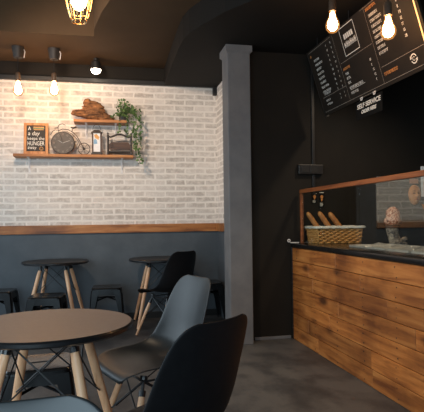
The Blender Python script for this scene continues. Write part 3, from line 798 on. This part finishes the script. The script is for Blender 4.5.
bone = [(-0.05, 0, 0.270), (0.0, 0, 0.292), (0.06, 0, 0.285), (0.115, 0, 0.255), (0.160, 0, 0.205), (0.195, 0, 0.140), (0.228, 0, 0.075)]
m = MB().tube(bone, 0.0045, 6); m.tube([(p[0] - .008, 0, p[2] - .022) for p in bone[1:6]], 0.003, 6); m.tube([(-0.05, 0, 0.27), (-0.02, -0.016, 0.2), (0, -0.016, cz)], 0.003, 6)
m.tube([(0.175, 0, 0.09), (0.15, 0, 0.06), (0.16, 0, 0.13)], 0.003, 6)
m.build('frame', M['dark_iron'], t, 180)
m = MB().tube([(-0.115, 0, 0.262), (-0.085, 0, 0.280), (-0.05, 0, 0.275), (-0.05, 0, 0.325), (-0.03, 0, 0.345), (0.0, 0, 0.350), (0.03, 0, 0.335)], 0.004, 6)
m.tube([(-0.135, 0, 0.225), (-0.11, 0, 0.262)], 0.004, 6); m.tube([(-0.09, 0, 0.300), (-0.05, 0, 0.305)], 0.006, 6)
m.build('handlebar', M['dark_iron'], t, 180)
m = MB().tube([(0.085, 0, 0.315), (0.115, 0, 0.308), (0.15, 0, 0.316)], [0.006, 0.010, 0.012], 8); m.tube([(0.11, 0, 0.308), (0.10, 0, 0.262)], 0.004, 6)
m.build('saddle', M['dark_iron'], t, 180)
m = MB().tube([(0.12, -0.01, 0.150), (0.145, -0.01, 0.145)], 0.006, 6).build('pedal', M['dark_iron'], t)
MB().box((-0.03, -0.02, 0.0), (0.03, 0.02, 0.010), 0.002).build('foot', M['dark_iron'], t)

# lantern
t = thing('lantern', 'dark lantern with a pale picture in its front on the lower shelf', 'lantern', (-0.081, 5.99, SZL + 0.001))
m = MB().box((-0.064, -0.05, 0), (0.064, 0.05, 0.018), 0.003); m.box((-0.056, -0.044, 0.0181), (0.056, 0.044, 0.032), 0.003); m.build('base', M['dark_iron'], t)
for sx in (-1, 1):
    for sy in (-1, 1): MB().box((sx * .046 - .008, sy * .034 - .008, 0.0322), (sx * .046 + .008, sy * .034 + .008, 0.246), 0.001).build('corner_post', M['old_brown'], t)
m = MB().box((-0.064, -0.05, 0.2462), (0.064, 0.05, 0.262), 0.003)
m.loft([[(-.054, -.042, .2622), (.054, -.042, .2622), (.054, .042, .2622), (-.054, .042, .2622)], [(-.03, -.024, .284), (.03, -.024, .284), (.03, .024, .284), (-.03, .024, .284)]])
m.build('roof', M['dark_iron'], t)
MB().tube([(0.045 * math.cos(a), 0, 0.283 + 0.07 * math.sin(a)) for a in [PI * i / 12 for i in range(13)]], 0.0025, 6).build('handle', M['dark_iron'], t, 180)
MB().box((-0.0375, -0.038, 0.034), (0.0375, -0.034, 0.244)).build('picture', M['paper_white'], t)
m = MB().poly([(-0.034, -0.0385, 0.12), (0.006, -0.0385, 0.125), (0.002, -0.0385, 0.165), (-0.02, -0.0385, 0.185), (-0.034, -0.0385, 0.165)]); m.build('picture_blue', mottled('print_blue', srgb(120, 160, 190), srgb(150, 182, 204), 20, .6), t)
m = MB().poly([(-0.02, -0.0386, 0.19), (0.02, -0.0386, 0.17), (0.03, -0.0386, 0.20), (0.0, -0.0386, 0.235), (-0.03, -0.0386, 0.225)]); m.build('picture_orange', M['chalk_orange'], t)

# dark ornamental rack
t = thing('ornamental_rack', 'dark two-posted ornamental rack with a brown panel on the lower shelf', 'rack', (0.176, 5.99, SZL + 0.001))
m = MB()
for sx in (-1, 1):
    m.lathe([(0.015, 0), (0.016, 0.02), (0.012, 0.04), (0.013, 0.20), (0.016, 0.215), (0.008, 0.235), (0.012, 0.25), (0.0, 0.262)], (sx * .132, -0.03, 0), 10)
    m.lathe([(0.012, 0), (0.012, 0.10), (0.0, 0.11)], (sx * .132, 0.03, 0), 10)
    m.box((sx * .132 - .006, -0.03, 0.04), (sx * .132 + .006, 0.03, 0.055))
m.build('post', M['dark_iron'], t, 40)
MB().tube([(-.132, -.03, .215), (-.10, -.03, .205), (-.06, -.03, .222), (-.02, -.03, .238), (.02, -.03, .238), (.06, -.03, .222), (.10, -.03, .205), (.132, -.03, .215)], 0.011, 8).build('curved_top_rail', M['dark_iron'], t, 180)
MB().tube([(-.13, -.03, .165), (-.05, -.03, .160), (.05, -.03, .160), (.13, -.03, .165)], 0.004, 6).build('thin_rail', M['dark_iron'], t, 180)
m = MB(); m.loft([[(x, y, z) for x, y in ((-w_, -.036), (w_, -.036), (w_, -.020), (-w_, -.020))] for z, w_ in ((0.062, .121), (0.12, .121), (0.148, .095))]); m.build('panel', M['old_brown'], t)
MB().ring((-.085, -.037, .100), 0.016, 0.004, 'Y', 14).build('ring_pull', M['dark_iron'], t, 180)
m = MB().box((-.122, -.034, .030), (.122, .034, .046), 0.002); m.tube([(-.13, -.03, .015), (.13, -.03, .015)], 0.005, 6); m.build('base_tray', M['dark_iron'], t)

# driftwood
t = thing('driftwood', 'rough brown driftwood lump lying on the upper shelf', 'driftwood', (-0.12, 6.01, SZU))
me_b = MB()
def lump(c, s, seed):
    tb = bmesh.new(); bmesh.ops.create_icosphere(tb, subdivisions=4, radius=1)
    for v in tb.verts:
        n1 = noise.fractal(Vector((v.co.x * 1.1, v.co.y * 2.2, v.co.z * 2.6)) + Vector((seed, 0, 0)), 0.8, 2.1, 6)
        q = v.co * (1 + 0.34 * n1)
        v.co = Vector((q.x * s[0], q.y * s[1], q.z * s[2])) + Vector(c)
        v.co.z = max(v.co.z, 0.001)
    me_b._merge(tb)
lump((-0.13, 0, 0.085), (0.115, 0.05, 0.042), 1); lump((0.0, 0.0, 0.075), (0.15, 0.065, 0.075), 4); lump((-0.01, 0.0, 0.165), (0.105, 0.05, 0.058), 9); lump((-0.06, -0.01, 0.215), (0.045, 0.035, 0.035), 15); lump((0.14, 0, 0.035), (0.10, 0.05, 0.042), 12); lump((-0.185, 0, 0.09), (0.05, 0.035, 0.03), 17); lump((0.06, -0.02, 0.12), (0.07, 0.04, 0.07), 21)
dw = me_b.build('wood_lump', M['driftwood'], t, 180)
rm = dw.modifiers.new('remesh', 'REMESH'); rm.mode = 'VOXEL'; rm.voxel_size = 0.006; rm.use_smooth_shade = True

# ivy
t = thing('trailing_ivy', 'green potted ivy trailing over the right end of the upper shelf', 'plant', (0.215, 6.0, SZU))
MB().lathe([(0.030, 0.001), (0.036, 0.006), (0.044, 0.085), (0.040, 0.085), (0.036, 0.07), (0.0, 0.07)], n=20).build('pot', M['pot'], t, 40)
stems = MB(); leaves = MB()
def leaf(p, s, rnd):
    n = Vector((rnd.uniform(-.7, .7), rnd.uniform(-1.2, -.2), rnd.uniform(-.2, .8))).normalized()
    d = Vector((rnd.uniform(-1, 1), rnd.uniform(-.4, .4), rnd.uniform(-1.3, .2)))
    d = (d - n * d.dot(n)).normalized(); sd = d.cross(n)
    o = Vector(p)
    pr = [(0, 0.0, 0), (-.52, .22, .04), (-.42, .55, .08), (-.14, .62, .02), (0, 1.0, .10), (.14, .62, .02), (.42, .55, .08), (.52, .22, .04)]
    vs = [leaves.bm.verts.new(o + sd * (x * s) + d * (y * s) + n * (h * s)) for x, y, h in pr]
    leaves.bm.faces.new((vs[0], vs[1], vs[2], vs[3], vs[4])); leaves.bm.faces.new((vs[0], vs[4], vs[5], vs[6], vs[7]))
rnd = random.Random(3)
for i in range(105):   # crown
    a = rnd.uniform(0, 2 * PI); el = rnd.uniform(-.2, 1.3); rr = rnd.uniform(.45, 1)
    q = Vector((0.02 + rr * .118 * math.cos(a) * math.cos(el), rr * .085 * math.sin(a) * math.cos(el) - .01, .085 + rr * .185 * math.sin(el)))
    leaf(q, rnd.uniform(.024, .040), rnd)
    if i % 5 == 0: stems.tube([(0, 0, .07), (q.x * .5, q.y * .5, (q.z + .14) / 2 + .02), q], 0.002, 5)
def strand(pts, nl, s=.04, spread=.03):
    pts = [Vector(p) for p in pts]; stems.tube(pts, 0.0022, 5)
    for k in range(nl):
        f = (k + rnd.random()) / nl * (len(pts) - 1); i = min(int(f), len(pts) - 2)
        q = pts[i].lerp(pts[i + 1], f - i) + Vector((rnd.uniform(-spread, spread), rnd.uniform(-.025, .012), rnd.uniform(-spread, spread) * .6))
        leaf(q, rnd.uniform(.7, 1.15) * s, rnd)
strand([(0.02, -.02, .09), (.10, -.05, .16), (.15, -.07, .09), (.165, -.075, -.08), (.15, -.08, -.24), (.165, -.085, -.36)], 48, .038, .042)
strand([(0.02, -.02, .09), (.09, -.07, .13), (.12, -.10, .03), (.115, -.10, -.10), (.14, -.11, -.22), (.135, -.11, -.33), (.16, -.115, -.44), (.195, -.115, -.50)], 46, .038, .030)
strand([(0.02, -.02, .09), (.12, -.04, .18), (.19, -.07, .10), (.21, -.07, -.02), (.20, -.08, -.16), (.20, -.08, -.3)], 30, .036, .03)
strand([(.17, -.10, -.33), (.20, -.10, -.41), (.215, -.10, -.46)], 9, .036, .015)
strand([(0.0, -.02, .08), (-.04, -.10, .06), (-.045, -.105, -.04), (-.04, -.105, -.10), (-.05, -.105, -.15)], 14, .032, .012)
strand([(0.0, -.02, .08), (.03, -.10, .05), (.05, -.105, -.06), (.045, -.105, -.14), (.055, -.105, -.2)], 22, .036, .016)
strand([(0.0, 0, .08), (-.06, -.03, .10), (-.11, -.06, .05), (-.12, -.07, .03)], 14, .034, .02)
stems.build('stem', M['stem'], t, 180)
leaves.build('foliage', M['ivy'], t)

# ------------------------------------------------------------------ tables
def make_table(top_mat, label, locn, rz):
    t = thing('round_table', label, 'table', locn, rz, 'round tables on beech legs')
    r = 0.35
    MB().lathe([(r - .006, 0.7355), (r - .006, 0.740), (0.0, 0.740)], n=72, cap=False).build('table_top', top_mat, t, 30)
    MB().lathe([(0.0, 0.712), (r - .012, 0.712), (r, 0.720), (r + .001, 0.733), (r - .0055, 0.740), (r - .0055, 0.735)], n=72, cap=False).build('edge_band', M['black_metal'], t, 30)
    A, B = 0.125, 0.275
    corners = [(-1, -1), (1, -1), (1, 1), (-1, 1)]
    P = lambda c, z: Vector((c[0] * (A + (B - A) * (0.69 - z) / 0.69), c[1] * (A + (B - A) * (0.69 - z) / 0.69), z))
    for c in corners:
        pts = [P(c, z) for z in (0.665, 0.60, 0.30, 0.012)]
        MB().tube(pts, [0.0165, 0.0205, 0.0195, 0.0145], 14).build('leg', M['leg_wood'], t, 50)
        m = MB().tube([P(c, 0.706), P(c, 0.63)], [0.010, 0.0075], 8)
        m.box((-.02, -.02, .700), (.02, .02, .711), mat=Matrix.Translation((c[0] * .118, c[1] * .118, 0)))
        m.tube([P(c, 0.668), P(c, 0.648)], 0.0205, 14)
        m.build('leg_bracket', M['black_metal'], t)
        MB().tube([P(c, 0.012), P(c, 0.0)], 0.0128, 12).build('foot_cap', M['rubber'], t)
    for i in range(4):
        c, d = corners[i], corners[(i + 1) % 4]
        inw = Vector((-(c[0] + d[0]) * .01, -(c[1] + d[1]) * .01, 0))
        m = MB().tube([P(c, 0.69), P(d, 0.40) + inw], 0.0036, 6); m.tube([P(d, 0.69), P(c, 0.40) + inw * 1.8], 0.0036, 6)
        m.build('cross_brace', M['black_metal'], t)
    m = MB().box((-.13, -.012, .698), (.13, .012, .711)); m.box((-.012, -.13, .697), (.012, .13, .710)); m.build('mount', M['black_metal'], t)
    return t
tb0 = make_table(M['tabletop'], 'round brown-topped table on beech legs in the foreground', (-0.236, 2.245, 0), R(-8))
tb1 = make_table(M['black_top'], 'round black-topped table before the slate wall at left', (-0.525, 5.755, 0), R(-8))
tb2 = copy_tree(tb1); place(tb2, (0.605, 5.74, 0), R(0), 'round black-topped table with the far black chair drawn up to it')

# ------------------------------------------------------------------ stools
def make_stool():
    t = thing('metal_stool', 'black metal stool', 'stool', (0, 0, 0), 0, 'black metal stools')
    def rsq(h, r, z, n=6):
        pts = []
        for (sx, sy), a0 in (((1, 1), 0), ((-1, 1), 90), ((-1, -1), 180), ((1, -1), 270)):
            for k in range(n + 1):
                a = R(a0 + 90 * k / n); pts.append((sx * (h - r) + r * math.cos(a), sy * (h - r) + r * math.sin(a), z))
        return pts
    m = MB().loft([rsq(.152, .035, .436), rsq(.155, .036, .444), rsq(.150, .034, .450), rsq(.138, .03, .449), rsq(.122, .03, .446)])
    seat = m.build('seat', M['stool_seat'], t, 35)
    ho = MB().prism([(-.052, 0), (-.03, .012), (.03, .016), (.055, .006), (.052, -.006), (.03, -.004), (-.03, -.012)], 0.4462, 0.4472).build('hand_hole', M['rubber'], seat)
    m = MB().loft([rsq(.150, .034, .4365), rsq(.153, .03, .415), rsq(.162, .03, .372), rsq(.158, .03, .372), rsq(.149, .03, .42)], cap=False)
    m.build('apron', M['stool_black'], t, 35)
    for sx, sy in ((-1, -1), (1, -1), (1, 1), (-1, 1)):
        m = MB()
        def sec(z, o, w):   # L section, open to the inside
            c = o; th = .004
            return [(sx * x, sy * y, z) for x, y in ((c, c - w), (c, c - .012), (c - .012, c), (c - w, c), (c - w, c - th), (c - .013, c - th), (c - th, c - .013), (c - th, c - w))]
        m.loft([sec(.425, .156, .085), sec(.36, .165, .072), sec(.20, .178, .052), sec(.02, .193, .036)])
        leg = m.build('leg', M['stool_black'], t, 20)
        MB().box((-.022, -.022, 0), (.022, .022, .022), .004, Matrix.Translation((sx * .177, sy * .177, 0))).build('rubber_foot', M['rubber'], leg)
    m = MB().tube([(-.165, -.165, .30), (0, 0, .335), (.165, .165, .30)], .008, 8); m.tube([(-.165, .165, .30), (0, 0, .336), (.165, -.165, .30)], .008, 8)
    m.build('cross_brace', M['stool_black'], t, 50)
    return t
M['stool_seat'] = mottled('dark_seat_enamel', srgb(30, 28, 27), srgb(38, 35, 33), 20, 0.22, spec=1.0)
st = make_stool(); place(st, (-0.335, 2.75, 0), R(4), 'black metal stool with a slotted seat tucked under the foreground table')
for lc, rz, lb in (((-0.56, 5.21, 0), R(-6), 'black metal stool under the left black-topped table'),
                   ((-1.10, 5.72, 0), R(-4), 'black metal stool cut by the left edge of the photo'),
                   ((0.015, 5.70, 0), R(-3), 'black metal stool between the two black-topped tables'),
                   ((1.155, 5.80, 0), R(0), 'black metal stool in the corner behind the grey chair')):
    place(copy_tree(st), lc, rz, lb)

# ------------------------------------------------------------------ shell chairs
PROF = [(0.245, .408, .150), (0.240, .424, .178), (0.222, .436, .200), (0.17, .444, .222), (0.09, .440, .230), (0.0, .433, .232), (-.07, .436, .229), (-.125, .454, .225),
        (-.166, .488, .220), (-.190, .535, .214), (-.206, .585, .208), (-.219, .650, .200), (-.232, .712, .190), (-.245, .765, .176), (-.254, .798, .161), (-.262, .822, .136), (-.268, .835, .100)]
LIFT = [0, .004, .010, .022, .034, .046, .058, .068, .074, .072, .064, .052, .040, .030, .022, .015, .008]
def cr(a, b, c, d, t):
    return 0.5 * ((2 * b) + (-a + c) * t + (2 * a - 5 * b + 4 * c - d) * t * t + (-a + 3 * b - 3 * c + d) * t ** 3)
def make_shell():
    bm = bmesh.new(); rows = []; n = len(PROF); NX = 20
    rowsP = []
    for i in range(n - 1):
        for k in range(3):
            t = k / 3; idx = [max(0, i - 1), i, i + 1, min(n - 1, i + 2)]
            rowsP.append(tuple(cr(*[(PROF[j] + (LIFT[j],))[q] for j in idx], t) for q in range(4)))
    rowsP.append(PROF[-1] + (LIFT[-1],))
    for j, (y, z, w, l) in enumerate(rowsP):
        a = rowsP[max(0, j - 1)]; b = rowsP[min(len(rowsP) - 1, j + 1)]
        ty, tz = b[0] - a[0], b[1] - a[1]; q = math.hypot(ty, tz) or 1; ny, nz = tz / q, -ty / q   # towards the sitter
        row = []
        for k in range(NX + 1):
            s = -1 + 2 * k / NX
            h = l * abs(s) ** 2.6
            row.append(bm.verts.new((s * w, y + ny * h, z + nz * h)))
        rows.append(row)
    for r0_, r1_ in zip(rows, rows[1:]):
        for k in range(NX): bm.faces.new((r0_[k], r0_[k + 1], r1_[k + 1], r1_[k]))
    return bm
def make_chair(mat, label, group):
    t = thing('shell_chair', label, 'chair', (0, 0, 0), 0, group)
    t.scale = (1.03, 1.03, 1.03)
    mb = MB(); mb.bm.free(); mb.bm = make_shell()
    sh = mb.build('shell', mat, t, 180)
    so = sh.modifiers.new('thickness', 'SOLIDIFY'); so.thickness = 0.007; so.offset = 0
    sb = sh.modifiers.new('smooth', 'SUBSURF'); sb.levels = 1; sb.render_levels = 1
    TA, BA = 0.115, 0.225; Z0 = 0.37
    corners = [(-1, -1), (1, -1), (1, 1), (-1, 1)]
    P = lambda c, z: Vector((c[0] * (TA + (BA - TA) * (Z0 - z) / Z0), c[1] * (TA + (BA - TA) * (Z0 - z) / Z0) + 0.0, z))
    for c in corners:
        MB().tube([P(c, z) for z in (0.345, 0.30, 0.15, 0.01)], [.0135, .0155, .0145, .011], 12).build('leg', M['leg_wood'], t, 50)
        m = MB().tube([P(c, 0.385), P(c, 0.29)], .008, 8); m.tube([P(c, 0.35), P(c, 0.325)], .0165, 12)
        m.tube([P(c, 0.392), P(c, 0.410)], .018, 10)
        m.build('leg_bracket', M['black_metal'], t)
        MB().tube([P(c, 0.01), P(c, 0.0)], .0115, 10).build('foot_cap', M['rubber'], t)
    for i in range(4):
        c, d = corners[i], corners[(i + 1) % 4]; inw = Vector((-(c[0] + d[0]) * .008, -(c[1] + d[1]) * .008, 0))
        m = MB().tube([P(c, 0.385), P(d, 0.20) + inw], .0038, 6); m.tube([P(d, 0.385), P(c, 0.20) + inw * 2], .0038, 6); m.tube([P(c, 0.385), P(d, 0.385)], .005, 6)
        m.build('wire_brace', M['black_metal'], t)
    return t
cg = make_chair(M['shell_grey'], 'x', 'charcoal shell chairs lit from the left')
place(cg, (0.238, 2.60, 0), R(111), 'charcoal shell chair with blue-grey sheen at the right of the foreground table')
place(copy_tree(cg), (-0.148, 0.655, 0), R(184), 'charcoal shell chair cut off at the bottom left, only its backrest top showing')
cb_ = make_chair(M['shell_black'], 'x', 'black shell chairs seen from behind')
place(cb_, (0.185, 1.735, 0), R(37), 'black shell chair seen from behind, nearest the camera')
place(copy_tree(cb_), (0.62, 5.145, 0), R(34), 'black shell chair at the far table before the slate wall')

# ------------------------------------------------------------------ light
def area(name, loc_, target, size, col, power, sy=None):
    l = bpy.data.lights.new(name, 'AREA'); l.energy = power; l.color = col; l.size = size
    if sy: l.shape = 'RECTANGLE'; l.size_y = sy
    o = bpy.data.objects.new(name, l); COL.objects.link(o); o.location = loc_
    o.rotation_euler = (Vector(target) - Vector(loc_)).to_track_quat('-Z', 'Y').to_euler(); return o
area('window_daylight', (-3.1, 3.4, 1.6), (1.0, 3.3, 1.0), 4.2, (0.74, 0.89, 1.0), 90, 2.2)
area('shopfront_daylight', (-1.3, -1.4, 1.35), (0.0, 2.5, 0.9), 2.4, (0.66, 0.87, 1.0), 105, 1.9)
def spot(name, loc_, target, col, power, ang, blend=0.8, rad=0.05):
    l = bpy.data.lights.new(name, 'SPOT'); l.energy = power; l.color = col; l.spot_size = R(ang); l.spot_blend = blend; l.shadow_soft_size = rad
    o = bpy.data.objects.new(name, l); COL.objects.link(o); o.location = loc_
    o.rotation_euler = (Vector(target) - Vector(loc_)).to_track_quat('-Z', 'Y').to_euler(); return o
spot('brick_wash', (-0.7, 3.4, 2.95), (0.15, 6.1, 2.15), (1.0, 0.79, 0.61), 210, 74, 1.0, 0.12)
spot('counter_wash', (-0.2, 2.6, 2.9), (1.8, 3.4, 0.5), (1.0, 0.78, 0.54), 170, 75, 1.0, 0.1)
spot('kitchen_downlight', (2.5, 3.6, 2.76), (2.2, 4.3, 0.9), (1.0, 0.80, 0.58), 60, 110, 1.0, 0.06)
w = bpy.data.worlds.new('daylight'); S.world = w; w.use_nodes = True
w.node_tree.nodes['Background'].inputs[0].default_value = (0.62, 0.78, 1.0, 1); w.node_tree.nodes['Background'].inputs[1].default_value = 0.22

# ------------------------------------------------------------------ camera (level, slightly turned right and rolled)
F, YAW, PIT, ROL, SH = 508.8, 0.20777, 0.01272, -0.01267, 7.018
f_ = Vector((math.sin(YAW) * math.cos(PIT), math.cos(YAW) * math.cos(PIT), math.sin(PIT)))
r1 = Vector((math.cos(YAW), -math.sin(YAW), 0)); u1 = r1.cross(f_)
rr_ = r1 * math.cos(ROL) + u1 * math.sin(ROL); uu_ = -r1 * math.sin(ROL) + u1 * math.cos(ROL)
cam = bpy.data.cameras.new('camera'); co = bpy.data.objects.new('camera', cam); COL.objects.link(co)
m4 = Matrix((rr_, uu_, -f_)).transposed().to_4x4(); m4.translation = (0, 0, 1.167); co.matrix_world = m4
cam.sensor_fit = 'HORIZONTAL'; cam.sensor_width = 36; cam.lens = F / 424 * 36; cam.shift_y = SH / 424
cam.clip_start = 0.05
S.camera = co
S.view_settings.view_transform = 'Standard'
S.view_settings.look = 'None'
